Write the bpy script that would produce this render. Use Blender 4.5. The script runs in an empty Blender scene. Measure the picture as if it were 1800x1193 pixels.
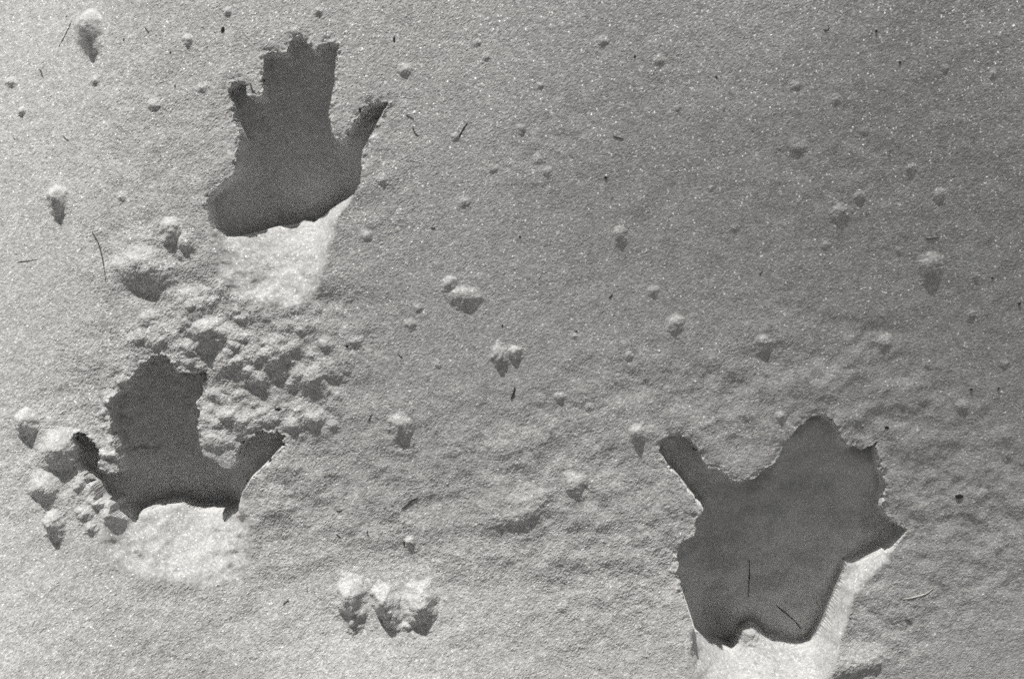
import bpy, math, random
import numpy as np
from mathutils import noise as mnoise, Vector, Matrix

random.seed(7)
rng = np.random.default_rng(7)
scene = bpy.context.scene
col = scene.collection
R = math.radians

# ------------------------------------------------------------------ camera
TILT, DIST, LENS = R(-3.0), 1.30, 50.0
cam_d = bpy.data.cameras.new('camera')
cam = bpy.data.objects.new('camera', cam_d)
col.objects.link(cam)
cam_d.lens, cam_d.sensor_width = LENS, 36.0
cam_d.clip_start, cam_d.clip_end = 0.05, 400.0
cam.location = (0.0, -DIST * math.sin(TILT), DIST * math.cos(TILT))
cam.rotation_euler = (TILT, 0.0, 0.0)
scene.camera = cam

# ------------------------------------------------------------------ sky, sun, exposure
SUN_EL, SUN_AZ = R(22.0), R(11.0)           # sun low, beyond the top of the field, a little to the left
world = bpy.data.worlds.new('World')
scene.world = world
world.use_nodes = True
wt = world.node_tree
wt.nodes.clear()
wo = wt.nodes.new('ShaderNodeOutputWorld')
wb = wt.nodes.new('ShaderNodeBackground')
sky = wt.nodes.new('ShaderNodeTexSky')
sky.sky_type = 'NISHITA'
sky.sun_disc = False
sky.sun_elevation = SUN_EL
sky.sun_rotation = -SUN_AZ
bw = wt.nodes.new('ShaderNodeRGBToBW')      # black-and-white photograph: neutral sky light
wt.links.new(sky.outputs['Color'], bw.inputs['Color'])
wt.links.new(bw.outputs['Val'], wb.inputs['Color'])
wb.inputs['Strength'].default_value = 0.069
wt.links.new(wb.outputs['Background'], wo.inputs['Surface'])

sun_d = bpy.data.lights.new('sun', 'SUN')
sun_d.energy = 2.9
sun_d.angle = R(0.6)
sun_d.color = (1.0, 0.985, 0.955)
sun = bpy.data.objects.new('sun', sun_d)
col.objects.link(sun)
SUN = Vector((-math.sin(SUN_AZ) * math.cos(SUN_EL), math.cos(SUN_AZ) * math.cos(SUN_EL), math.sin(SUN_EL)))
sun.rotation_euler = SUN.to_track_quat('Z', 'Y').to_euler()

vs = scene.view_settings
vs.view_transform = 'Standard'
vs.look = 'None'
vs.exposure = 0.22
vs.gamma = 1.0
vs.use_curve_mapping = False
scene.cycles.use_denoising = False
scene.cycles.max_bounces = 4
scene.cycles.diffuse_bounces = 1
scene.cycles.filter_width = 1.7
scene.cycles.use_adaptive_sampling = True
scene.cycles.adaptive_threshold = 0.07
scene.cycles.adaptive_min_samples = 24

# ------------------------------------------------------------------ pixel -> ray
CAM = np.array(cam.location)
CT, ST = math.cos(TILT), math.sin(TILT)

def ray(px, py):
    u = (np.asarray(px, float) - 900.0) / 1800.0 * 36.0 / LENS
    v = (596.5 - np.asarray(py, float)) / 1800.0 * 36.0 / LENS
    return np.stack([u, v * CT + ST, v * ST - CT], -1)   # camera x, up, -forward turned by TILT

def on_plane(px, py, z=0.0):
    d = ray(px, py)
    t = (z - CAM[2]) / d[..., 2]
    return CAM + d * t[..., None]

def mpp(px, py):                              # metres per photograph pixel near the ground
    p = on_plane(np.array([px]), np.array([py]))[0]
    return float(np.linalg.norm(p - CAM)) / 1800.0 * 36.0 / LENS

# ------------------------------------------------------------------ noise
def hash2(ix, iy, seed):
    h = (ix.astype(np.int64) * 374761393 + iy.astype(np.int64) * 668265263 + seed * 982451653) & 0xFFFFFFFF
    h = ((h ^ (h >> 13)) * 1274126177) & 0xFFFFFFFF
    return (h ^ (h >> 16)) & 0xFFFF

def perlin(x, y, wl, seed):
    x = x / wl + seed * 13.7; y = y / wl - seed * 7.3
    xi = np.floor(x); yi = np.floor(y)
    fx = x - xi; fy = y - yi
    u = fx * fx * fx * (fx * (fx * 6 - 15) + 10); v = fy * fy * fy * (fy * (fy * 6 - 15) + 10)
    def g(dx, dy):
        a = hash2(xi + dx, yi + dy, seed) * (2 * math.pi / 65536.0)
        return np.cos(a) * (fx - dx) + np.sin(a) * (fy - dy)
    return (g(0, 0) * (1 - u) + g(1, 0) * u) * (1 - v) + (g(0, 1) * (1 - u) + g(1, 1) * u) * v

def sstep(a, b, x):
    t = np.clip((x - a) / (b - a), 0, 1)
    return t * t * (3 - 2 * t)

def blur(F, r, n=3):
    for _ in range(n):
        for ax in (0, 1):
            pad = [(0, 0), (0, 0)]; pad[ax] = (r + 1, r)
            c = np.cumsum(np.pad(F, pad, 'edge'), axis=ax)
            F = (np.take(c, range(2 * r + 1, c.shape[ax]), ax) - np.take(c, range(0, c.shape[ax] - 2 * r - 1), ax)) / (2 * r + 1)
    return F

# ------------------------------------------------------------------ grid: fine where the camera looks, growing outwards
def axis(lo, hi, step, far, grow):
    core = np.arange(lo, hi, step)
    out = []; s = step; p = core[-1]
    while p < far:
        s *= grow; p += s; out.append(p)
    inn = []; s = step; p = core[0]
    while p > -far:
        s *= grow; p -= s; inn.append(p)
    return np.array(inn[::-1] + list(core) + out)

GX = axis(-0.53, 0.53, 0.00094, 60.0, 1.085)
GY = axis(-0.36, 0.385, 0.00094, 60.0, 1.085)
X, Y = np.meshgrid(GX, GY, indexing='xy')     # [iy, ix]
NY, NX = X.shape

def interp2(F, x, y):
    x = np.clip(np.asarray(x, float), GX[0], GX[-1] - 1e-6); y = np.clip(np.asarray(y, float), GY[0], GY[-1] - 1e-6)
    i = np.clip(np.searchsorted(GX, x, 'right') - 1, 0, NX - 2); j = np.clip(np.searchsorted(GY, y, 'right') - 1, 0, NY - 2)
    a = (x - GX[i]) / (GX[i + 1] - GX[i]); b = (y - GY[j]) / (GY[j + 1] - GY[j])
    return (F[j, i] * (1 - a) + F[j, i + 1] * a) * (1 - b) + (F[j + 1, i] * (1 - a) + F[j + 1, i + 1] * a) * b

# ------------------------------------------------------------------ ground tilt shaped to set its brightness: slope towards (+) or away (-) from the sun
TONE = [  # px, py, tone of the sunlit snow there (0-255)
    (40, 60, 224), (40, 350, 206), (40, 650, 210), (40, 900, 226), (40, 1150, 255), (300, 60, 178), (300, 250, 164), (250, 600, 165),
    (400, 1110, 188), (650, 60, 165), (700, 300, 158), (800, 450, 150), (700, 600, 148), (600, 800, 158), (750, 900, 132),
    (700, 1185, 250), (900, 1165, 186), (950, 60, 150), (1000, 300, 126), (1000, 550, 138), (1000, 750, 154), (1000, 950, 150),
    (1120, 1165, 172), (1150, 60, 106), (1200, 300, 122), (1300, 550, 124), (1250, 700, 147), (1400, 60, 92), (1450, 250, 112),
    (1500, 480, 114), (1500, 680, 132), (1650, 250, 106), (1700, 500, 108), (1720, 700, 114), (1700, 900, 122), (1600, 1050, 135), (1700, 1165, 142),
    (1760, 40, 140), (1250, 15, 190), (850, 10, 182), (450, 10, 190), (1350, 1185, 195), (1530, 1180, 165), (200, 800, 168), (450, 750, 160)]
def lean(t, amb=.105):                        # slope towards (+) or away (-) from the sun that gives this tone
    c = t / 255.0; l = ((c + .055) / 1.055) ** 2.4
    k = sun_d.energy * .83 / math.pi
    return min(.7, max(-.345, ((l - amb) / k - math.sin(SUN_EL)) / math.cos(SUN_EL)))
TONE_SLOPE = [(px, py, lean(t)) for px, py, t in TONE]
lp = on_plane(np.array([p[0] for p in TONE_SLOPE]), np.array([p[1] for p in TONE_SLOPE]))
num = np.zeros_like(X); den = np.zeros_like(X) + 1e-9
for (qx, qy, _), (_, _, s) in zip(lp, TONE_SLOPE):
    w = np.exp(-((X - qx) ** 2 + (Y - qy) ** 2) / (2 * 0.075 ** 2)) + 1e-7 / (1e-2 + (X - qx) ** 2 + (Y - qy) ** 2)
    num += w * s; den += w
SL = num / den * np.exp(-np.clip(np.hypot(X, Y) / 1.1, 0, 6) ** 4)
dy = np.diff(GY)[:, None]
BASE = np.zeros_like(X)
BASE[1:] = -np.cumsum(0.5 * (SL[1:] + SL[:-1]) * dy, axis=0)
BASE -= BASE[np.argmin(abs(GY))][None, :]
far = np.clip(np.hypot(X, Y) - 1.0, 0, None)
BASE += np.clip(far / 3, 0, 1) * (perlin(X, Y, 3.1, 3) * 0.25 + perlin(X, Y, 11.0, 4) * 0.9)

def on_base(px, py):
    px = np.asarray(px, float); py = np.asarray(py, float)
    z = np.zeros_like(px)
    for _ in range(6):
        p = on_plane(px, py, z)
        z = interp2(BASE, p[..., 0], p[..., 1])
    p[..., 2] = z
    return p

def region(blobs):                            # soft mask from (px, py, rx_px, ry_px, weight)
    m = np.zeros_like(X)
    for px, py, rx, ry, w in blobs:
        c = on_plane(np.array([px]), np.array([py]))[0]; s = mpp(px, py)
        m = np.maximum(m, w * np.exp(-(((X - c[0]) / (rx * s)) ** 2 + ((Y - c[1]) / (ry * s)) ** 2) ** 1.5))
    return m

# ------------------------------------------------------------------ handprints: outline of the shaded hollow, of the sunlit slope, and of fingers
def Z(pts, ox, oy, s):
    return [(ox + x * s, oy + y * s) for x, y in pts]

H1 = Z([(272,350),(285,310),(320,298),(350,316),(354,360),(370,369),(400,372),(425,362),(428,320),(430,180),(455,165),(500,165),(540,160),
        (555,125),(575,95),(605,88),(635,105),(655,148),(675,155),(700,130),(735,112),(770,122),(778,150),(770,220),(758,330),(742,420),
        (732,470),(745,540),(770,565),(800,572),(822,550),(848,500),(886,440),(930,402),(975,390),(1015,402),(1000,430),(965,490),(940,540),(910,585),
        (892,640),(888,730),(878,790),(860,830),(800,865),(720,930),(670,965),(620,958),(580,975),(490,985),(400,1005),(320,1025),
        (260,1030),(200,990),(175,930),(165,850),(220,790),(290,735),(302,690),(305,640),(325,560),(300,480),(285,400)], 300, 30, 440 / 1166)
L1 = [(398,330),(612,285),(624,343),(606,372),(594,392),(588,430),(574,478),(568,515),(530,545),(460,545),(405,515),(375,470),(368,418)]
H2 = Z([(520,195),(560,165),(600,155),(640,165),(662,200),(670,232),(720,235),(757,233),(785,225),(797,245),(788,275),(785,320),(755,370),
        (770,420),(768,470),(775,530),(790,590),(830,615),(870,650),(905,650),(930,615),(945,560),(970,522),(1010,502),(1060,490),(1110,495),(1145,512),
        (1135,560),(1090,610),(1050,650),(1000,700),(965,750),(948,800),(945,838),(900,848),(860,840),(800,835),(750,825),(710,800),
        (640,810),(560,830),(510,850),(490,885),(430,860),(400,840),(390,810),(340,800),(315,790),(300,740),(270,700),(235,660),(225,610),
        (230,560),(225,510),(245,490),(280,505),(320,560),(335,610),(335,650),(370,672),(425,672),(405,560),(385,490),(375,420),(380,350),
        (440,300),(480,250)], 40, 560, 520 / 1292)
L2 = [(228,800),(385,800),(422,845),(434,895),(448,925),(450,975),(425,1020),(350,1035),(280,1026),(205,1005),(165,962),(182,918),(206,896)]
H3 = Z([(185,225),(195,180),(235,155),(275,155),(320,170),(350,205),(375,250),(400,295),(440,300),(475,320),(510,350),(555,352),(600,335),
        (640,300),(690,265),(715,215),(750,160),(790,110),(840,75),(890,70),(930,95),(955,130),(965,170),(1000,205),(1035,198),(1065,215),
        (1100,195),(1118,185),(1120,220),(1130,300),(1150,350),(1155,390),(1138,460),(1160,500),(1200,530),(1245,555),(1225,590),(1190,625),
        (1165,640),(1110,660),(1050,685),(985,700),(975,740),(948,800),(922,860),(905,905),(890,945),(868,990),(838,1036),(800,1050),
        (740,1046),(680,1040),(640,1022),(606,985),(578,968),(550,988),(536,1045),(508,1082),(470,1075),(400,1040),(340,990),(325,940),(300,860),(280,800),(268,740),
        (268,660),(290,610),(340,580),(350,540),(345,510),(380,480),(370,460),(320,400),(270,330),(220,280)], 1080, 700, 560 / 1355)
L3 = [(1230,980),(1500,890),(1578,950),(1566,985),(1530,1018),(1508,1045),(1496,1080),(1478,1130),(1468,1180),(1462,1235),(1400,1275),(1300,1270),(1230,1230),(1206,1155),(1214,1106)]

PRINTS = [
    dict(dark=H1, lit=L1, extra=.009, least=.011, ragged=1.35, crumbly=1.4, rough=.0010,
         fingers=[('finger_hollow', [(380,120),(460,120),(460,215),(436,235),(380,235)]), ('finger_hollow', [(460,40),(506,40),(506,205),(460,215)]),
                  ('finger_hollow', [(506,40),(553,40),(553,200),(506,205)]), ('finger_hollow', [(553,40),(610,40),(590,205),(553,200)]),
                  ('thumb_hollow', [(612,240),(640,165),(720,165),(720,235),(650,275)])],
         label='handprint with thumb spread right, fingers closed into one tall block, beside bare smooth snow', loc=(500, 250)),
    dict(dark=H2, lit=L2, extra=.009, least=.009, lip=.87, crumbly=2.4, rough=.0018, ragged=1.9,
         fingers=[('finger_hollow', [(110,740),(182,740),(182,830),(195,905),(110,905)]), ('finger_hollow', [(185,600),(246,600),(246,705),(185,715)]),
                  ('finger_hollow', [(246,600),(300,600),(300,700),(246,705)]), ('finger_hollow', [(300,600),(380,600),(365,700),(300,700)]),
                  ('thumb_hollow', [(412,825),(405,740),(520,740),(520,840),(432,910)])],
         label='wide handprint with crumbled edges between rough snow clumps, bright rounded slope at its heel', loc=(290, 780)),
    dict(dark=H3, lit=L3, extra=.010, least=.010, crumbly=1.7, rough=.0060, ragged=1.3,
         fingers=[('thumb_hollow', [(1140,740),(1240,740),(1292,838),(1238,893),(1140,800)]), ('finger_hollow', [(1352,830),(1400,720),(1494,720),(1494,800),(1420,845)]),
                  ('finger_hollow', [(1494,720),(1580,720),(1570,850),(1500,840)]), ('finger_hollow', [(1548,880),(1620,880),(1620,985),(1525,965)])],
         label='large handprint with splayed fingers, thumb pointing away to the left, needles lying in its palm', loc=(1390, 930)),
]

def seg_dist(P, poly, vals=None):
    """distance to a closed polygon's outline and inside test (and value at the nearest outline point)"""
    x, y = P[..., 0], P[..., 1]
    best = np.full(x.shape, 1e9); inside = np.zeros(x.shape, bool); val = np.zeros(x.shape)
    n = len(poly)
    for k in range(n):
        (x0, y0), (x1, y1) = poly[k][:2], poly[(k + 1) % n][:2]
        ex, ey = x1 - x0, y1 - y0
        t = np.clip(((x - x0) * ex + (y - y0) * ey) / (ex * ex + ey * ey + 1e-15), 0, 1)
        d = np.hypot(x - x0 - t * ex, y - y0 - t * ey)
        m = d < best
        best[m] = d[m]
        if vals is not None:
            val[m] = (vals[k] * (1 - t) + vals[(k + 1) % n] * t)[m]
        c = ((y0 > y) != (y1 > y))
        inside ^= c & (x < (x1 - x0) * (y - y0) / ((y1 - y0) if y1 != y0 else 1e-12) + x0)
    return best, inside, val

def inside_of(P, poly):
    x, y = P[..., 0], P[..., 1]; r = np.zeros(x.shape, bool)
    for (x0, y0), (x1, y1) in zip(poly, poly[1:] + poly[:1]):
        if y0 != y1: r ^= ((y0 > y) != (y1 > y)) & (x < (x1 - x0) * (y - y0) / (y1 - y0) + x0)
    return r

def densify(poly, step=4.0):
    out = []
    for k in range(len(poly)):
        a, b = poly[k], poly[(k + 1) % len(poly)]
        n = max(1, int(math.hypot(b[0] - a[0], b[1] - a[1]) / step))
        out += [(a[0] + (b[0] - a[0]) * i / n, a[1] + (b[1] - a[1]) * i / n) for i in range(n)]
    return out

SD = np.array([-math.sin(SUN_AZ), math.cos(SUN_AZ)]); TE = math.tan(SUN_EL)
HOLE = np.zeros((NY, NX), np.int16)           # which hollow a vertex lies in
DEPTH = np.zeros_like(X)                      # depth below BASE
RIM = np.zeros_like(X)
SMOOTH = np.zeros_like(X)                     # 1 where pressed smooth
REGION = np.zeros((NY, NX), np.int16)         # part of the hollow (1 palm, 2 slope, 3.. fingers)
CORE = (slice(np.searchsorted(GY, -0.5), np.searchsorted(GY, 0.45)), slice(np.searchsorted(GX, -0.6), np.searchsorted(GX, 0.6)))

for hi, pr in enumerate(PRINTS):
    dpx = densify(pr['dark']); dark = on_base([p[0] for p in dpx], [p[1] for p in dpx])
    lpx = densify(pr['lit']); lit = on_base([p[0] for p in lpx], [p[1] for p in lpx])
    # box of work
    allx = np.r_[dark[:, 0], lit[:, 0]]; ally = np.r_[dark[:, 1], lit[:, 1]]
    sl = (slice(np.searchsorted(GY, ally.min() - .02), np.searchsorted(GY, ally.max() + .02)),
          slice(np.searchsorted(GX, allx.min() - .02), np.searchsorted(GX, allx.max() + .02)))
    P = np.stack([X[sl], Y[sl]], -1)
    x, y = P[..., 0], P[..., 1]
    # how far an outline point belongs to the sunlit slope (there the shaded hollow ends on the slope, below the surface)
    pxy = np.array(dpx)
    ed, ein, _ = seg_dist(pxy, pr['lit'])
    onl = np.where(ein, 1.0, np.clip(1 - ed / 8, 0, 1))
    onl = np.convolve(np.r_[onl[-9:], onl, onl[:9]], np.ones(19) / 19, 'valid')
    steps = np.arange(0.004, 0.30, 0.002)
    ll = [(p[0], p[1]) for p in lit]
    sdep = np.zeros(len(dark))
    for it in range(4):
        # depth of the shadow line below the surface at each outline point
        dl = [(p[0], p[1]) for p in dark]
        if it % 2 == 0 or it == 3:
            gx = np.arange(allx.min() - .02, allx.max() + .02, .0018); gy = np.arange(ally.min() - .02, ally.max() + .02, .0018)
            cg = np.stack(np.meshgrid(gx, gy), -1)
            inm = inside_of(cg, dl) | inside_of(cg, ll)
            q = dark[:, None, :2] + steps[None, :, None] * SD
            ii = np.round((q[..., 0] - gx[0]) / .0018).astype(int); jj = np.round((q[..., 1] - gy[0]) / .0018).astype(int)
            ok = (ii >= 0) & (jj >= 0) & (ii < len(gx)) & (jj < len(gy))
            out = ~(ok & inm[np.clip(jj, 0, len(gy) - 1), np.clip(ii, 0, len(gx) - 1)])
            b_ = np.where(out, interp2(BASE, q[..., 0], q[..., 1]) - steps * TE, -1).max(1)
            sdep = np.clip(interp2(BASE, dark[:, 0], dark[:, 1]) - b_, 0.0, 0.075)
            sdep = np.convolve(np.r_[sdep[-7:], sdep, sdep[:7]], np.ones(15) / 15, 'valid')
        if it == 3: break
        zz = interp2(BASE, dark[:, 0], dark[:, 1]) - sdep * onl
        dark = on_plane(pxy[:, 0], pxy[:, 1], zz)
    dl = [(p[0], p[1]) for p in dark]
    jit = perlin(x, y, .009, 21 + hi) * .0022 + perlin(x, y, .0035, 31 + hi) * .0012 + perlin(x, y, .0016, 41 + hi) * .0006
    jit = jit * pr.get('ragged', 1)
    dd, ind, val = seg_dist(P, dl, sdep)
    val = blur(val, 6, 2)
    ld, inl, _ = seg_dist(P, ll)
    jit = jit * (1 - .75 * np.exp(-(np.where(inl, 0, ld) / .010) ** 2))
    sd = np.where(ind, dd, -dd) + jit * 1.0
    sl_lit = np.where(inl, ld, -ld) + jit * 1.5 + perlin(x, y, .03, 91 + hi) * .012 * np.clip(ld / .03, .1, 1) + perlin(x, y, .014, 95 + hi) * .003
    # keep the hollow's floor under the shadow line along the sun's way
    hole_b = ind | inl
    gx0, gy0, stp = GX[sl[1].start], GY[sl[0].start], .00094
    line = np.full(x.shape, -9.0); bl = BASE[sl]
    for s_ in np.arange(.002, .26, .0025):
        ii = np.round((x + s_ * SD[0] - gx0) / stp).astype(int); jj = np.round((y + s_ * SD[1] - gy0) / stp).astype(int)
        ok = (ii >= 0) & (jj >= 0) & (ii < x.shape[1]) & (jj < x.shape[0])
        ic, jc = np.clip(ii, 0, x.shape[1] - 1), np.clip(jj, 0, x.shape[0] - 1)
        outp = ~ok | ~hole_b[jc, ic]
        line = np.where(outp, np.maximum(line, bl[jc, ic] - s_ * TE), line)
    need = np.clip(bl - line, 0, .12) + .005
    for sy, sx in ((6, 0), (-6, 0), (0, 6), (0, -6), (4, 4), (-4, 4), (4, -4), (-4, -4)):
        need = np.maximum(need, np.roll(np.roll(need, sy, 0), sx, 1) * hole_b)
    need = np.maximum(blur(np.where(hole_b, need, 0), 9, 2), blur(need, 3, 2))
    floor = np.maximum(blur(need + pr['extra'], 7, 3), pr['least'])
    floor = blur(floor, 5, 2)
    floor += perlin(x, y, .05, 51 + hi) * pr['rough'] * 2.2 + perlin(x, y, .022, 61 + hi) * pr['rough'] + perlin(x, y, .010, 66 + hi) * .0014
    inlit = (sl_lit > 0) & (sd <= 0)
    # steep wall where the hollow meets level snow, ramp where it meets the sunlit slope
    dlit = np.where(inl, 0, ld)
    near_lit = np.exp(-(dlit / .010) ** 2)
    wallw = .0020 + .0016 * np.clip(perlin(x, y, .03, 71 + hi) + .5, 0, 1)
    sm = np.where(ind, dd, -dd)
    t0 = np.clip(sm / wallw, 0, 1)
    t = sstep(0, 1, np.clip((sm + jit * np.clip(1 - 1.6 * t0, 0, 1)) / wallw, 0, 1))
    dep_wall = floor * t
    edge = val * near_lit
    dep_dark = np.where(sd > 0, np.maximum(dep_wall, np.where(near_lit > .02, edge + (floor - edge) * sstep(0, .012, sd), 0)), 0)
    soft = np.clip(np.where(inl, ld, -ld) + perlin(x, y, .03, 91 + hi) * .012 * np.clip(ld / .03, .1, 1) + perlin(x, y, .014, 95 + hi) * .003, 1e-5, None)
    tt = np.clip(dd / (dd + soft), 0, 1)
    ramp = val * (1 - tt) ** 1.25
    rs = blur(np.where(ind, val, ramp), 7, 3)  # round off creases of the slope
    ramp = np.where(dd < .004, ramp + (rs - ramp) * dd / .004, rs) * sstep(0, .016, soft)
    ramp = ramp * pr.get('lip', 1)
    ramp = ramp + (perlin(x, y, .013, 97 + hi) * .0020 + perlin(x, y, .0065, 98 + hi) * .0009) * pr['crumbly'] * np.clip(tt * 3, 0, 1) * sstep(0, .016, soft)
    dep = np.where(sd > 0, dep_dark, np.where(inlit, ramp, 0))
    inh = (sd > 0) | inlit
    DEPTH[sl] = np.maximum(DEPTH[sl], dep)
    RIM[sl] = np.maximum(RIM[sl], np.where(inh, 0, np.exp(-(dd / .0045) ** 2)) * (1 - near_lit))
    HOLE[sl] = np.where(inh, hi + 1, HOLE[sl])
    SMOOTH[sl] = np.maximum(SMOOTH[sl], np.where(inh, np.where(sd > 0, np.clip(sd / .006, 0, 1), .45 * np.clip(1.1 - tt, 0, 1)), 0))
    reg = np.where(sd > 0, 1, 2).astype(np.int16)
    for fi, (_, fp) in enumerate(pr['fingers']):
        fw = on_base([p[0] for p in fp], [p[1] for p in fp])
        _, inf, _ = seg_dist(P, [(p[0], p[1]) for p in fw])
        reg[inf & (sd > 0)] = 3 + fi
    REGION[sl] = np.where(inh, reg, REGION[sl])

# ------------------------------------------------------------------ grain, lumps and crumbs of the surface
rough = region([(420, 610, 230, 170, 1.0), (260, 470, 120, 90, .8), (130, 800, 130, 140, .75), (330, 660, 220, 120, 1.0), (480, 720, 140, 110, .9),
                (560, 560, 110, 150, .5), (650, 930, 420, 260, .50), (950, 900, 320, 220, .55), (1090, 1010, 240, 200, .6), (1680, 960, 230, 250, .42),
                (300, 1080, 400, 140, .42), (700, 1110, 330, 120, .55), (1180, 720, 260, 130, .42), (1420, 640, 200, 110, .36), (1560, 760, 150, 120, .38), (240, 220, 330, 280, .30),
                (1420, 300, 170, 130, .15), (960, 270, 120, 120, .22), (660, 340, 90, 160, .30), (500, 860, 140, 140, .6), (1530, 1120, 200, 140, .5)])
wide = np.clip(1 - far / 0.5, 0, 1)
rough = np.maximum(rough * 1.15, .10) * wide + .35 * (1 - wide)
keep = 1 - .93 * SMOOTH
warp = perlin(X, Y, .03, 80) * .006
lum = (perlin(X, Y, .055, 5) * .0050 + perlin(X + warp, Y - warp, .027, 6) * .0052 + perlin(X - warp, Y + warp, .014, 7) * .0024 + perlin(X + warp, Y, .0078, 11) * .0009) * .85 * rough * keep
gr = np.where(wide > 0, 1, 0)
graze = np.clip((TE + SL) / .36, .36, 1.15)   # relief lowered where grazing sun would exaggerate its contrast
sugar = rng.normal(0, 1, X.shape)
sugar = np.sign(sugar) * np.abs(sugar) ** 1.3
grain = (perlin(X, Y, .0062, 8) * .00034 + perlin(X, Y, .0036, 9) * .00026) * (.45 + 1.1 * rough) + perlin(X, Y, .0023, 10) * .00024 * (.7 + .6 * rough)
grain += sugar * .00013 * (.75 + .6 * rough)
grain *= (.50 + .50 * keep) * graze
HT = BASE - DEPTH + lum + grain * gr + RIM * graze * (perlin(X, Y, .0090, 14) * .0022 + perlin(X, Y, .0043, 15) * .0016 + perlin(X, Y, .0024, 16) * .0006 - .0008)

# ------------------------------------------------------------------ materials
def snow_material(name, base, glint, bump_d, speckle=1.0):
    m = bpy.data.materials.new(name); m.use_nodes = True
    nt = m.node_tree; nt.nodes.clear()
    N = nt.nodes.new; L = nt.links.new
    out = N('ShaderNodeOutputMaterial')
    geo = N('ShaderNodeNewGeometry')
    # ice grains: relief
    v1 = N('ShaderNodeTexNoise'); v1.inputs['Scale'].default_value = 620; v1.inputs['Detail'].default_value = 2
    L(geo.outputs['Position'], v1.inputs['Vector'])
    bp = N('ShaderNodeBump'); bp.inputs['Strength'].default_value = 1.0; bp.inputs['Distance'].default_value = bump_d
    L(v1.outputs['Fac'], bp.inputs['Height'])
    dif = N('ShaderNodeBsdfDiffuse'); dif.inputs['Color'].default_value = (*base, 1); dif.inputs['Roughness'].default_value = .35
    L(bp.outputs['Normal'], dif.inputs['Normal'])
    tot = None
    for sc_, amt in ((850, .30), (430, .25), (190, .13)):
        vc = N('ShaderNodeTexVoronoi'); vc.inputs['Scale'].default_value = sc_
        L(geo.outputs['Position'], vc.inputs['Vector'])
        sc = N('ShaderNodeSeparateColor'); L(vc.outputs['Color'], sc.inputs[0])
        mm = N('ShaderNodeMath'); mm.operation = 'MULTIPLY_ADD'; mm.inputs[1].default_value = -amt * speckle; mm.inputs[2].default_value = 1.0
        L(sc.outputs[0], mm.inputs[0])
        if tot is None: tot = mm
        else:
            pr_ = N('ShaderNodeMath'); pr_.operation = 'MULTIPLY'; L(tot.outputs[0], pr_.inputs[0]); L(mm.outputs[0], pr_.inputs[1]); tot = pr_
    vm = N('ShaderNodeVectorMath'); vm.operation = 'SCALE'; vm.inputs[0].default_value = tuple(min(.97, q * 1.16) for q in base)
    L(tot.outputs[0], vm.inputs['Scale']); L(vm.outputs[0], dif.inputs['Color'])
    # flat crystal faces, each turned its own way, that catch the sun
    vor = N('ShaderNodeTexVoronoi'); vor.inputs['Scale'].default_value = 880; vor.inputs['Randomness'].default_value = 1; vor.feature = 'F1'
    L(geo.outputs['Position'], vor.inputs['Vector'])
    sub = N('ShaderNodeVectorMath'); sub.operation = 'SUBTRACT'; sub.inputs[1].default_value = (.5, .5, .5)
    L(vor.outputs['Color'], sub.inputs[0])
    scl = N('ShaderNodeVectorMath'); scl.operation = 'SCALE'; scl.inputs['Scale'].default_value = 2.6
    L(sub.outputs[0], scl.inputs[0])
    add = N('ShaderNodeVectorMath'); add.operation = 'ADD'
    L(geo.outputs['Normal'], add.inputs[0]); L(scl.outputs[0], add.inputs[1])
    nrm = N('ShaderNodeVectorMath'); nrm.operation = 'NORMALIZE'
    L(add.outputs[0], nrm.inputs[0])
    gl = N('ShaderNodeBsdfGlossy'); gl.inputs['Roughness'].default_value = .42; gl.inputs['Color'].default_value = (.95, .95, .95, 1)
    L(nrm.outputs[0], gl.inputs['Normal'])
    sp = N('ShaderNodeSeparateColor'); L(vor.outputs['Color'], sp.inputs[0])
    pw = N('ShaderNodeMath'); pw.operation = 'POWER'; pw.inputs[1].default_value = 1.6   # few faces are large and clean
    L(sp.outputs[2], pw.inputs[0])
    mf = N('ShaderNodeMath'); mf.operation = 'MULTIPLY'; mf.inputs[1].default_value = glint
    L(pw.outputs[0], mf.inputs[0])
    mix = N('ShaderNodeMixShader')
    L(mf.outputs[0], mix.inputs['Fac']); L(dif.outputs[0], mix.inputs[1]); L(gl.outputs[0], mix.inputs[2])
    L(mix.outputs[0], out.inputs['Surface'])
    return m

M_SNOW = snow_material('snow', (.83, .825, .81), .11, .0003)
M_PRESSED = snow_material('pressed_snow', (.83, .825, .81), .006, .0005, .55)
M_CLUMP = snow_material('clump_snow', (.83, .825, .81), .09, .0003)

def plain(name, c, rough_=.7):
    m = bpy.data.materials.new(name); m.use_nodes = True
    nt = m.node_tree; b = nt.nodes['Principled BSDF']
    tn = nt.nodes.new('ShaderNodeTexNoise'); tn.inputs['Scale'].default_value = 900
    cr = nt.nodes.new('ShaderNodeValToRGB')
    cr.color_ramp.elements[0].color = (*[q * .6 for q in c], 1); cr.color_ramp.elements[1].color = (*[q * 1.4 for q in c], 1)
    nt.links.new(tn.outputs['Fac'], cr.inputs['Fac']); nt.links.new(cr.outputs['Color'], b.inputs['Base Color'])
    b.inputs['Roughness'].default_value = rough_
    return m
M_NEEDLE = plain('dry_needle', (.070, .066, .063))
M_BARK = plain('bark', (.030, .028, .027), .9)
M_STRAW = plain('pale_straw', (.75, .73, .69), .5)

# ------------------------------------------------------------------ helpers for objects
def tag(o, label=None, cat=None, group=None, kind=None):
    if label: o['label'] = label
    if cat: o['category'] = cat
    if group: o['group'] = group
    if kind: o['kind'] = kind
    return o

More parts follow.
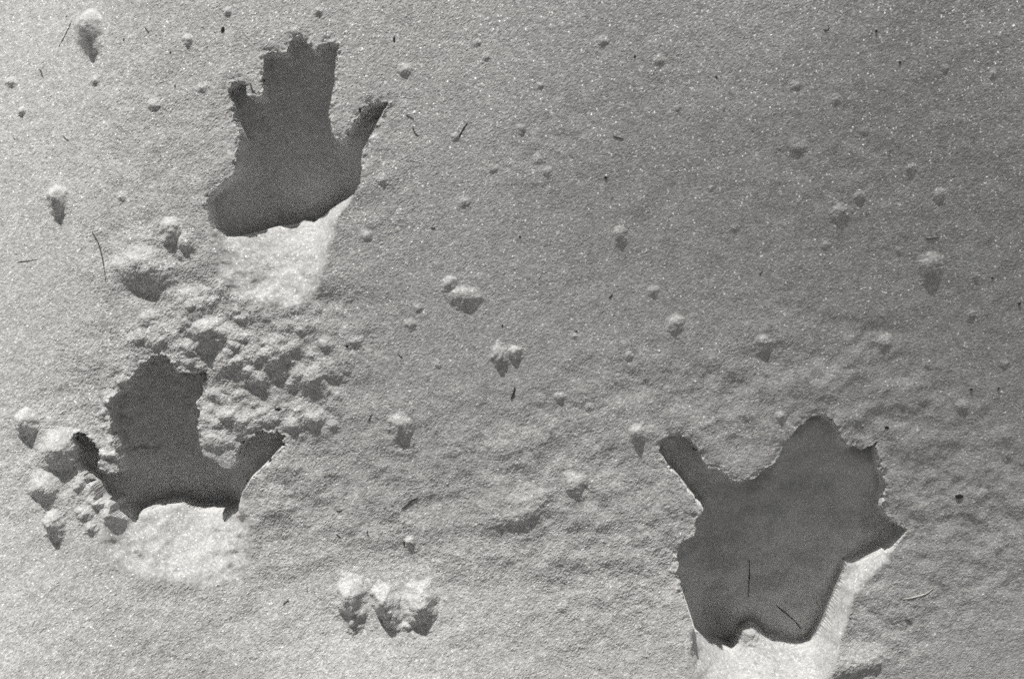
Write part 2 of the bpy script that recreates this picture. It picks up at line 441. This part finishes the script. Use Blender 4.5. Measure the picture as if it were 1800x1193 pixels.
GVERTS = np.stack([X, Y, HT], -1).reshape(-1, 3)
IDX = np.arange(NY * NX).reshape(NY, NX)
QUADS = np.stack([IDX[:-1, :-1], IDX[:-1, 1:], IDX[1:, 1:], IDX[1:, :-1]], -1).reshape(-1, 4)

def biggest(mask):
    """keep the largest connected piece of a boolean grid"""
    m = mask.copy(); best = None; H_, W_ = m.shape
    seen = np.zeros_like(m)
    pts = np.argwhere(m)
    for y0, x0 in pts:
        if seen[y0, x0]: continue
        st = [(y0, x0)]; seen[y0, x0] = True; comp = []
        while st:
            a, b = st.pop(); comp.append((a, b))
            for c, d in ((a + 1, b), (a - 1, b), (a, b + 1), (a, b - 1)):
                if 0 <= c < H_ and 0 <= d < W_ and m[c, d] and not seen[c, d]:
                    seen[c, d] = True; st.append((c, d))
        if best is None or len(comp) > len(best): best = comp
        if len(best) * 2 > len(pts): break
    out = np.zeros_like(m)
    if best:
        b = np.array(best); out[b[:, 0], b[:, 1]] = True
    return out

def sheet(name, quads, mat, parent=None, origin=(0, 0, 0), verts=None, smooth=False):
    VERTS = GVERTS if verts is None else verts
    used, inv = np.unique(quads.reshape(-1), return_inverse=True)
    v = (VERTS[used] - np.array(origin)).astype(np.float32)
    me = bpy.data.meshes.new(name)
    nq = len(quads)
    me.vertices.add(len(used)); me.vertices.foreach_set('co', v.reshape(-1))
    me.loops.add(nq * 4); me.loops.foreach_set('vertex_index', inv.astype(np.int32).reshape(-1))
    me.polygons.add(nq); me.polygons.foreach_set('loop_start', np.arange(0, nq * 4, 4, dtype=np.int32))
    me.polygons.foreach_set('use_smooth', np.full(nq, smooth))
    me.update(); me.validate()
    me.materials.append(mat)
    o = bpy.data.objects.new(name, me); col.objects.link(o)
    if parent: o.parent = parent
    return o

# ------------------------------------------------------------------ ground and handprints
qh = HOLE.reshape(-1)[QUADS]; qr = REGION.reshape(-1)[QUADS]
qhole = np.where((qh == qh[:, :1]).all(1), qh[:, 0], 0)
qreg = np.median(qr, axis=1).astype(int)
qh2 = qhole.reshape(NY - 1, NX - 1); qr2 = qreg.reshape(NY - 1, NX - 1)
for hi, pr in enumerate(PRINTS):              # stray cells join their neighbours
    rows = np.nonzero((qh2 == hi + 1).any(1))[0]; cols = np.nonzero((qh2 == hi + 1).any(0))[0]
    s_ = (slice(rows[0], rows[-1] + 1), slice(cols[0], cols[-1] + 1))
    A, B = qh2[s_], qr2[s_]
    for rid in list(range(3, 3 + len(pr['fingers']))) + [2, 1]:
        m_ = (A == hi + 1) & (B == rid); stray = m_ & ~biggest(m_)
        if rid >= 3: B[stray] = 1
        else: A[stray] = 0
qhole = qh2.reshape(-1); qreg = qr2.reshape(-1)
ground = sheet('snow_ground', QUADS[qhole == 0], M_SNOW)
tag(ground, 'grainy sunlit snow field lit from a low sun', 'snow', kind='structure')

def hit(px, py):
    """first point of the real surface seen through a photograph pixel"""
    px = np.atleast_1d(np.asarray(px, float)); py = np.atleast_1d(np.asarray(py, float))
    d = ray(px, py)
    zz = np.arange(.20, -.25, -.001)
    t = (zz[None, :] - CAM[2]) / d[:, 2:3]
    q = CAM[None, None, :] + d[:, None, :] * t[..., None]
    below = interp2(HT, q[..., 0], q[..., 1]) >= zz[None, :]
    k = below.argmax(1)
    p = q[np.arange(len(px)), k]
    p[:, 2] = interp2(HT, p[:, 0], p[:, 1])
    return p

for hi, pr in enumerate(PRINTS):
    c = hit(*pr['loc'])[0]
    root = bpy.data.objects.new('handprint', None); col.objects.link(root)
    root.empty_display_size = .05
    root.location = c
    tag(root, pr['label'], 'handprint', 'handprints pressed into the snow')
    sel = qhole == hi + 1
    names = {1: 'palm_hollow', 2: 'sunlit_slope'}
    for fi, (nm, _) in enumerate(pr['fingers']): names[3 + fi] = nm
    for rid, nm in names.items():
        q = QUADS[sel & (qreg == rid)]
        if len(q): sheet(nm, q, M_SNOW if rid == 2 else M_PRESSED, root, c, smooth=rid == 2)

# ------------------------------------------------------------------ clumps of snow
def clump(px, py, r_px, label, group=None, cast=None, steep=1.0, stretch=1.0, turn=0.0, lump=.30, sunny=1.15, name='snow_clump', seed=None):
    """a mound of loose snow grown out of the surface; cast = length of its shadow in photograph pixels from the crest"""
    p = hit(px, py)[0]; s = mpp(px, py); r = r_px * s
    cast = (cast or r_px * 1.9) * s
    i, j = np.searchsorted(GX, p[0]), np.searchsorted(GY, p[1])
    te = max(TE + float(SL[j, i]), .13)
    H = cast * te * 1.02
    seed = seed if seed is not None else int(px * 7 + py * 13) % 997
    sun_len, lee_len, side = max(sunny * r, .0022), max(cast * 1.12, r), r * stretch * 1.25
    k = int(max(sun_len, lee_len, side) * 1.35 / .00094) + 4
    w = (slice(max(j - k, 0), j + k + 1), slice(max(i - k, 0), i + k + 1))
    dx, dy_ = X[w] - p[0], Y[w] - p[1]
    xs, ys = X[w], Y[w]
    # crest where the sun stops: short sunny side, long lee side that fades into the ground
    al = dx * SD[0] + dy_ * SD[1] + lump * r * .5 * perlin(xs, ys, r * 1.1, seed); la = dx * SD[1] - dy_ * SD[0] + al * math.tan(turn) * .5
    nz = perlin(xs, ys, r * 1.2, seed) * 1.0 + perlin(xs, ys, r * .55, seed + 1) * .7
    rho = np.hypot(al / np.where(al > 0, sun_len, lee_len), la / side) * (1 + lump * .9 * nz)
    f = (.5 + .5 * np.cos(math.pi * np.clip(rho, 0, 1))) ** (1 / steep)
    f = f * (1 + lump * (perlin(xs, ys, r * .9, seed + 2) * .7 + perlin(xs, ys, r * .42, seed + 3) * .35))
    fl = np.clip(f * 3, 0, 1)
    b = H * f + (perlin(xs, ys, .0045, seed + 4) * .0007 * min(1, H / .006) + perlin(xs, ys, .0023, seed + 5) * .0002) * fl
    f = np.where(rho < .96, np.maximum(f, 1e-6), 0)
    inside = f > 0
    b = np.where(inside, np.maximum(b, -.0002), -.0012)
    # one ring of cells beyond the rim dips under the surface
    cell = inside[:-1, :-1] | inside[1:, :-1] | inside[:-1, 1:] | inside[1:, 1:]
    cell = biggest(cell)
    jj, ii = np.nonzero(cell)
    if len(jj) < 4: return None
    W = xs.shape[1]
    q = np.stack([jj * W + ii, jj * W + ii + 1, (jj + 1) * W + ii + 1, (jj + 1) * W + ii], -1)
    vv = np.stack([xs, ys, HT[w] + b], -1).reshape(-1, 3)
    o = sheet(name, q, M_CLUMP, None, p, vv)
    o.location = p
    return tag(o, label, 'snow clump', group)

BIG = [  # px, py, radius px, shadow px, label, options
    (157, 44, 26, 66, 'rounded snow clump beside a long thin straight dark needle', dict(steep=.95, lump=.2)),
    (100, 343, 17, 46, 'upright snow clump alone on open snow, with a narrow pointed shadow', dict(steep=.95, lump=.2)),
    (252, 468, 42, 48, 'broad domed snow clump below the heel-side corner of the tall blocky handprint', dict(stretch=1.2, turn=.5)),
    (300, 398, 19, 44, 'narrow upright snow clump against the broad domed clump', dict(lump=.35)),
    (325, 428, 20, 26, 'crumbly snow clump wedged beside the heel of the tall blocky handprint', dict(lump=.4)),
    (362, 580, 31, 44, 'knobbly snow clump standing above the crumbled handprint between rubble lumps', dict(lump=.4)),
    (106, 785, 33, 46, 'large rounded snow clump next to the little finger of the crumbled handprint', dict(steep=1.0, lump=.25)),
    (47, 738, 18, 36, 'small tall snow clump beyond the large rounded clump', dict()),
    (80, 852, 25, 36, 'low snow clump just below the large rounded clump', dict()),
    (95, 912, 15, 38, 'narrow snow clump casting a thin shadow below the low clump', dict()),
    (206, 800, 17, 16, 'loose crumb ledge of snow between little finger and palm of the crumbled handprint', dict(stretch=1.3, turn=1.4, lump=.5)),
    (789, 497, 13, 22, 'little snow clump beside the wider wedge-shaped clump', dict()),
    (815, 520, 22, 30, 'wedge-shaped snow clump on open snow with a smaller clump beside it', dict(stretch=1.35, turn=.45)),
    (878, 622, 18, 36, 'bigger half of a pair of touching snow clumps on open snow', dict(lump=.4)),
    (903, 618, 14, 26, 'smaller half of a pair of touching snow clumps on open snow', dict(lump=.4)),
    (706, 748, 23, 40, 'snow clump with a small knob on top near a short slanted needle', dict(lump=.4)),
    (1008, 848, 23, 46, 'round snow clump on rough snow between the lone mound and the splayed handprint', dict(lump=.2)),
    (1118, 757, 13, 32, 'slim snow crumb standing beside the thumb of the splayed handprint', dict(lump=.2)),
    (1089, 409, 12, 30, 'tiny upright snow crumb casting a long dark needle-like shadow', dict(lump=.2)),
    (1634, 464, 21, 40, 'round snow ball on the shaded smooth slope below a short flat needle', dict(steep=1.05, lump=.12)),
    (1477, 372, 16, 22, 'rough snow clump among scattered crumbs on the shaded slope', dict(lump=.4)),
    (1651, 342, 12, 16, 'faint low snow clump above the round snow ball', dict()),
    (616, 1044, 25, 62, 'tall arched snow clump, one end of the row of three clumps', dict(lump=.3, sunny=1.7)),
    (676, 1048, 19, 64, 'bright knobbly snow clump in the middle of the row of three clumps', dict(stretch=1.1, turn=.3, lump=.3, sunny=1.7)),
    (738, 1056, 25, 50, 'wide low snow clump at the other end of the row of three clumps', dict(stretch=1.3, turn=-.2, lump=.32, sunny=1.7)),
    (716, 1097, 13, 12, 'small sunlit snow crumb lying in the shadow of the row of three clumps', dict()),
    (1186, 568, 16, 26, 'ragged snow clump on the open snow beyond the splayed handprint', dict(lump=.45)),
    (1341, 602, 16, 24, 'snow clump on the slope above the web of the splayed handprint', dict()),
    (1553, 600, 15, 22, 'snow clump on the slope above the fingertips of the splayed handprint', dict()),
    (1318, 1112, 15, 22, 'small fallen snow lump inside the splayed handprint at its heel', dict(lump=.4)),
    (915, 898, 42, 30, 'broad low mound of snow with a soft dark hollow behind it', dict(stretch=1.5)),
    (1690, 712, 12, 16, 'low snow crumb on the slope beside two dark specks', dict()),
    (720, 950, 10, 18, 'snow crumb touching a dark bark speck on rough snow', dict()),
    (1510, 1165, 34, 26, 'smooth bright snow hump beside the heel of the splayed handprint', dict(stretch=1.8, turn=.5, lump=.25)),
    (378, 925, 20, 14, 'crumb of snow fallen onto the heel slope of the crumbled handprint', dict()),
    (1402, 258, 18, 16, 'flat patch-like snow crumb high on the shaded slope', dict(lump=.45)),
    (470, 465, 15, 9, 'single lump of snow lying on the sunlit heel slope of the blocky handprint', dict(lump=.4)),
    (482, 625, 32, 46, 'biggest shadowed lump in the rubble between the blocky and the crumbled handprint', dict(lump=.4)),
    (142, 762, 12, 24, 'small clump squeezed between the large rounded clump and the crumbled handprint', dict()),
]
for px, py, r, c_, lb, kw in BIG:
    clump(px, py, r, lb, 'larger clumps scattered on the snow', cast=c_, **kw)

CRUMBS = [(1060, 72, 8), (1160, 106, 8), (1148, 511, 8), (1291, 401, 7), (1705, 552, 8), (711, 122, 10), (272, 185, 10), (167, 142, 7), (356, 155, 9), (855, 100, 6),
          (866, 296, 8), (946, 280, 9), (962, 301, 7), (916, 226, 7), (1400, 150, 8), (1468, 176, 8), (985, 697, 8), (1600, 295, 7), (1510, 345, 9), (1715, 485, 6),
          (1372, 730, 9), (1765, 640, 7), (660, 215, 8), (672, 315, 8), (645, 415, 9), (815, 355, 9), (20, 145, 8), (38, 195, 6), (214, 345, 7), (520, 55, 6), (330, 70, 8),
          (1035, 715, 7), (950, 150, 5), (840, 75, 6), (1190, 190, 6), (1520, 230, 7), (1450, 430, 6), (1250, 330, 5), (1105, 625, 7), (800, 240, 6), (720, 570, 9), (735, 540, 7),
          (1745, 130, 6), (1660, 120, 5), (1580, 440, 6), (1630, 640, 7), (770, 640, 6), (560, 20, 6), (400, 20, 6), (1010, 590, 6)]
for px, py, r in CRUMBS:
    clump(px, py, r * 1.25, 'tiny crumb of snow with a short soft shadow on finely grained snow', 'tiny crumbs on the finely grained snow',
          cast=r * random.uniform(1.1, 1.9), lump=.35, name='snow_crumb')

rub = []
while len(rub) < 70:
    px, py = random.gauss(430, 105), random.gauss(610, 85)
    if not (210 < px < 640 and 440 < py < 860): continue
    p = on_base([px], [py])[0]; j, i = np.searchsorted(GY, p[1]), np.searchsorted(GX, p[0])
    if HOLE[max(j - 9, 0):j + 10, max(i - 9, 0):i + 10].any(): continue
    rub.append((px, py, min(26, 8 * math.exp(abs(random.gauss(0, .6))))))
for px, py, r in rub:
    clump(px, py, r, 'loose lump of snow in the rubble between the blocky and the crumbled handprint', 'lumps of rubble between two handprints',
          cast=r * random.uniform(.7, 1.25), stretch=random.uniform(.9, 1.4), turn=random.uniform(-.6, .6), lump=.42, name='snow_lump')
for px, py, r in [(195, 700, 13), (186, 725, 10), (205, 745, 11), (203, 770, 9), (150, 900, 11), (172, 880, 10), (190, 905, 9), (330, 662, 9), (352, 645, 9), (218, 668, 9),
                  (372, 718, 8), (380, 745, 9), (262, 640, 8), (140, 850, 9), (160, 925, 9)]:
    clump(px, py, r * 1.2, 'crumb of snow broken off along the rim of the crumbled handprint', 'crumbs along the rim of the crumbled handprint',
          cast=r * 1.4, lump=.45, name='snow_crumb')

# ------------------------------------------------------------------ needles, bark specks, straw
def smooth_line(pts, n):
    p = np.array(pts, float); k = len(p)
    t = np.linspace(0, k - 1, n); out = []
    for q in t:
        i = min(int(q), k - 2); f = q - i
        p0, p1, p2, p3 = p[max(i - 1, 0)], p[i], p[i + 1], p[min(i + 2, k - 1)]
        out.append(.5 * (2 * p1 + (p2 - p0) * f + (2 * p0 - 5 * p1 + 4 * p2 - p3) * f * f + (3 * p1 - p0 - 3 * p2 + p3) * f ** 3))
    return np.array(out)

def needle(pts, w_px, label, group=None, mat=None, name='pine_needle', cat='needle', lift=-.05):
    L = sum(math.dist(a, b) for a, b in zip(pts, pts[1:]))
    n = max(5, int(L / 3))
    c = smooth_line(pts, n)
    P = hit(c[:, 0], c[:, 1])
    rad = w_px * .42 * mpp(*pts[0])
    z = P[:, 2]
    w = min(n, 7) | 1
    if w > n: w -= 2
    zs = np.convolve(np.pad(z, w // 2, 'edge'), np.ones(w) / w, 'valid')
    zs = np.maximum(zs, z)
    P[:, 2] = zs + rad * lift
    org = P[n // 2].copy()
    V, F = [], []; S = 6
    for k in range(n):
        tdir = Vector(P[min(k + 1, n - 1)] - P[max(k - 1, 0)]).normalized()
        a = tdir.cross(Vector((0, 0, 1))).normalized(); b = a.cross(tdir)
        f = k / (n - 1)
        rr = rad * (.55 + .45 * math.sin(math.pi * min(1, .12 + f * .9))) * (.35 if k in (0, n - 1) else 1) * (1 + .15 * math.sin(k * 2.3))
        for s in range(S):
            an = 2 * math.pi * s / S
            V.append(tuple(Vector(P[k] - org) + a * rr * math.cos(an) + b * rr * math.sin(an)))
    for k in range(n - 1):
        for s in range(S):
            F.append((k * S + s, k * S + (s + 1) % S, (k + 1) * S + (s + 1) % S, (k + 1) * S + s))
    F += [tuple(range(S))[::-1], tuple(range((n - 1) * S, n * S))]
    me = bpy.data.meshes.new(name); me.from_pydata(V, [], F); me.update()
    me.polygons.foreach_set('use_smooth', np.ones(len(me.polygons), bool))
    me.materials.append(mat or M_NEEDLE)
    o = bpy.data.objects.new(name, me); col.objects.link(o); o.location = org
    return tag(o, label, cat, group)

NEEDLES = [
    ([(126,38),(118,56),(103,84)], 2.6, 'long thin straight dark needle beside the rounded snow clump'),
    ([(69,121),(73,128),(74,133),(77,139)], 3.6, 'short thick crooked dark needle on open snow near the long straight needle'),
    ([(112,239),(116,245),(122,248)], 3.0, 'short bent dark needle alone above the upright clump'),
    ([(162,408),(174,430),(182,463),(186,495)], 2.8, 'longest curved dark needle, lying near the broad domed clump'),
    ([(255,49),(258,53),(262,59)], 2.4, 'short faint dark needle between the rounded clump and the bark scale'),
    ([(441,146),(443,158),(452,167)], 3.8, 'hooked dark needle on the snow ledge between little and ring finger'),
    ([(714,203),(721,206),(728,210)], 2.6, 'straight short dark needle just off the thumb tip of the blocky handprint'),
    ([(725,223),(730,235),(738,239)], 2.8, 'curved dark needle below the straight one off the thumb tip'),
    ([(822,215),(812,231),(805,246)], 2.8, 'slightly bowed dark needle on open snow right of the blocky handprint'),
    ([(757,400),(762,401),(766,403)], 3.0, 'stubby dark needle by itself, far below the thumb of the blocky handprint'),
    ([(674,184),(681,181),(690,184)], 1.8, 'hair-thin dark needle across the thumb tip of the blocky handprint'),
    ([(1077,239),(1086,242),(1097,244)], 2.6, 'short dark needle alone on the smooth upper slope'),
    ([(1070,524),(1074,520),(1077,515)], 2.8, 'short slanted dark needle below the tiny upright crumb'),
    ([(1334,483),(1338,479),(1342,475)], 2.8, 'short slanted dark needle on the shaded slope above the snow clump'),
    ([(1446,52),(1454,54),(1457,48),(1455,43)], 2.2, 'tightly hooked dark needle near the far edge of the smooth slope'),
    ([(1627,420),(1639,419),(1651,417)], 3.2, 'short flat dark needle above the round snow ball'),
    ([(648,741),(651,733),(655,725)], 2.8, 'short slanted dark needle beside the clump with a knob'),
    ([(735,874),(724,879),(716,887),(706,893)], 4.0, 'thick bent dark needle on rough snow above the row of three clumps'),
    ([(590,897),(596,898),(603,896)], 2.8, 'short level dark needle on rough snow between handprints'),
    ([(591,938),(595,941),(599,945)], 2.8, 'small slanted dark needle under the short level needle'),
    ([(646,931),(646,937),(648,943)], 2.8, 'small upright dark needle below the thick bent needle'),
    ([(497,1063),(503,1057),(509,1054)], 3.2, 'short dark needle on the snow left of the row of three clumps'),
    ([(540,1029),(540,1035),(541,1041)], 2.0, 'fine short needle between the row of clumps and the crumbled handprint'),
    ([(699,621),(703,625),(707,629)], 2.6, 'short slanted dark needle above the clump with a knob'),
    ([(905,679),(903,690),(898,702)], 4.2, 'thick leaf-shaped dark needle below the pair of touching clumps'),
    ([(1317,984),(1317,1015),(1315,1048)], 2.4, 'long straight dark needle lying in the palm of the splayed handprint'),
    ([(1364,1063),(1385,1080),(1398,1092),(1409,1106)], 2.6, 'long slanted dark needle near the heel inside the splayed handprint'),
    ([(1216,787),(1222,790),(1227,790)], 3.2, 'stubby dark needle in the thumb hollow of the splayed handprint'),
    ([(1590,1087),(1596,1089),(1603,1092)], 2.6, 'short dark needle on rough snow below the pale straw'),
    ([(30,461),(48,459),(68,456)], 1.8, 'faint thin level needle on the bright snow below the upright clump'),
]
for pts, w, lb in NEEDLES:
    needle(pts, w, lb, 'fallen needles on the snow', lift=-.5 if pts[0][0] > 1300 and pts[0][1] < 900 else -.05)
needle([(1586,1052),(1602,1050),(1618,1046),(1630,1041),(1640,1033)], 2.0, 'pale curved straw lying on rough snow beside the splayed handprint', None, M_STRAW, 'straw', 'straw', .5)

def speck(px, py, w, h, label, group=None, name='bark_speck', cat='bark'):
    p = hit(px, py)[0]; s = mpp(px, py)
    bm_ = __import__('bmesh').new()
    __import__('bmesh').ops.create_icosphere(bm_, subdivisions=2, radius=1.0)
    off = Vector((px * .31, py * .17, 3.3))
    for v in bm_.verts:
        k = 1 + .5 * mnoise.noise(v.co * 1.6 + off)
        v.co = (v.co.x * k * w * s * .5, v.co.y * k * h * s * .5, v.co.z * k * min(w, h) * s * (.16 if px < 1000 else .09))
    me = bpy.data.meshes.new(name); bm_.to_mesh(me); bm_.free()
    me.materials.append(M_BARK)
    o = bpy.data.objects.new(name, me); col.objects.link(o)
    o.location = (p[0], p[1], p[2] + min(w, h) * s * .05)
    return tag(o, label, cat, group)

speck(392, 54, 7, 12, 'dark oval bark scale on the snow left of the fingertips of the blocky handprint', None, 'bark_scale')
speck(693, 70, 4, 11, 'dark teardrop bark flake on open snow beyond the index finger of the blocky handprint', None, 'bark_flake')
speck(633, 193, 4, 9, 'dark bark sliver on the snow web above the thumb of the blocky handprint', None, 'bark_flake')
speck(1686, 872, 13, 8, 'dark ragged bark crumb on rough snow right of the little finger of the splayed handprint', None, 'bark_crumb')
speck(1559, 751, 9, 5, 'dark bark bit just beyond a fingertip of the splayed handprint', None, 'bark_flake')
speck(490, 719, 12, 5, 'dark bark bit in the rubble right of the crumbled handprint', None, 'bark_flake')
for px, py, w, h in [(118, 29, 5, 3), (218, 70, 4, 5), (308, 154, 3, 7), (883, 572, 4, 5), (1116, 100, 4, 4), (1259, 136, 4, 4), (914, 416, 4, 4), (1013, 583, 4, 5), (1540, 55, 4, 5), (1581, 110, 4, 4),
                     (1744, 488, 4, 4), (435, 844, 5, 4), (711, 956, 5, 7), (610, 608, 5, 5), (1707, 684, 4, 4), (1755, 682, 4, 4), (1792, 533, 5, 5), (300, 93, 4, 4), (1065, 312, 6, 5)]:
    speck(px, py, w, h, 'tiny dark speck of bark on the snow, no longer than it is wide', 'tiny bark specks on the snow')
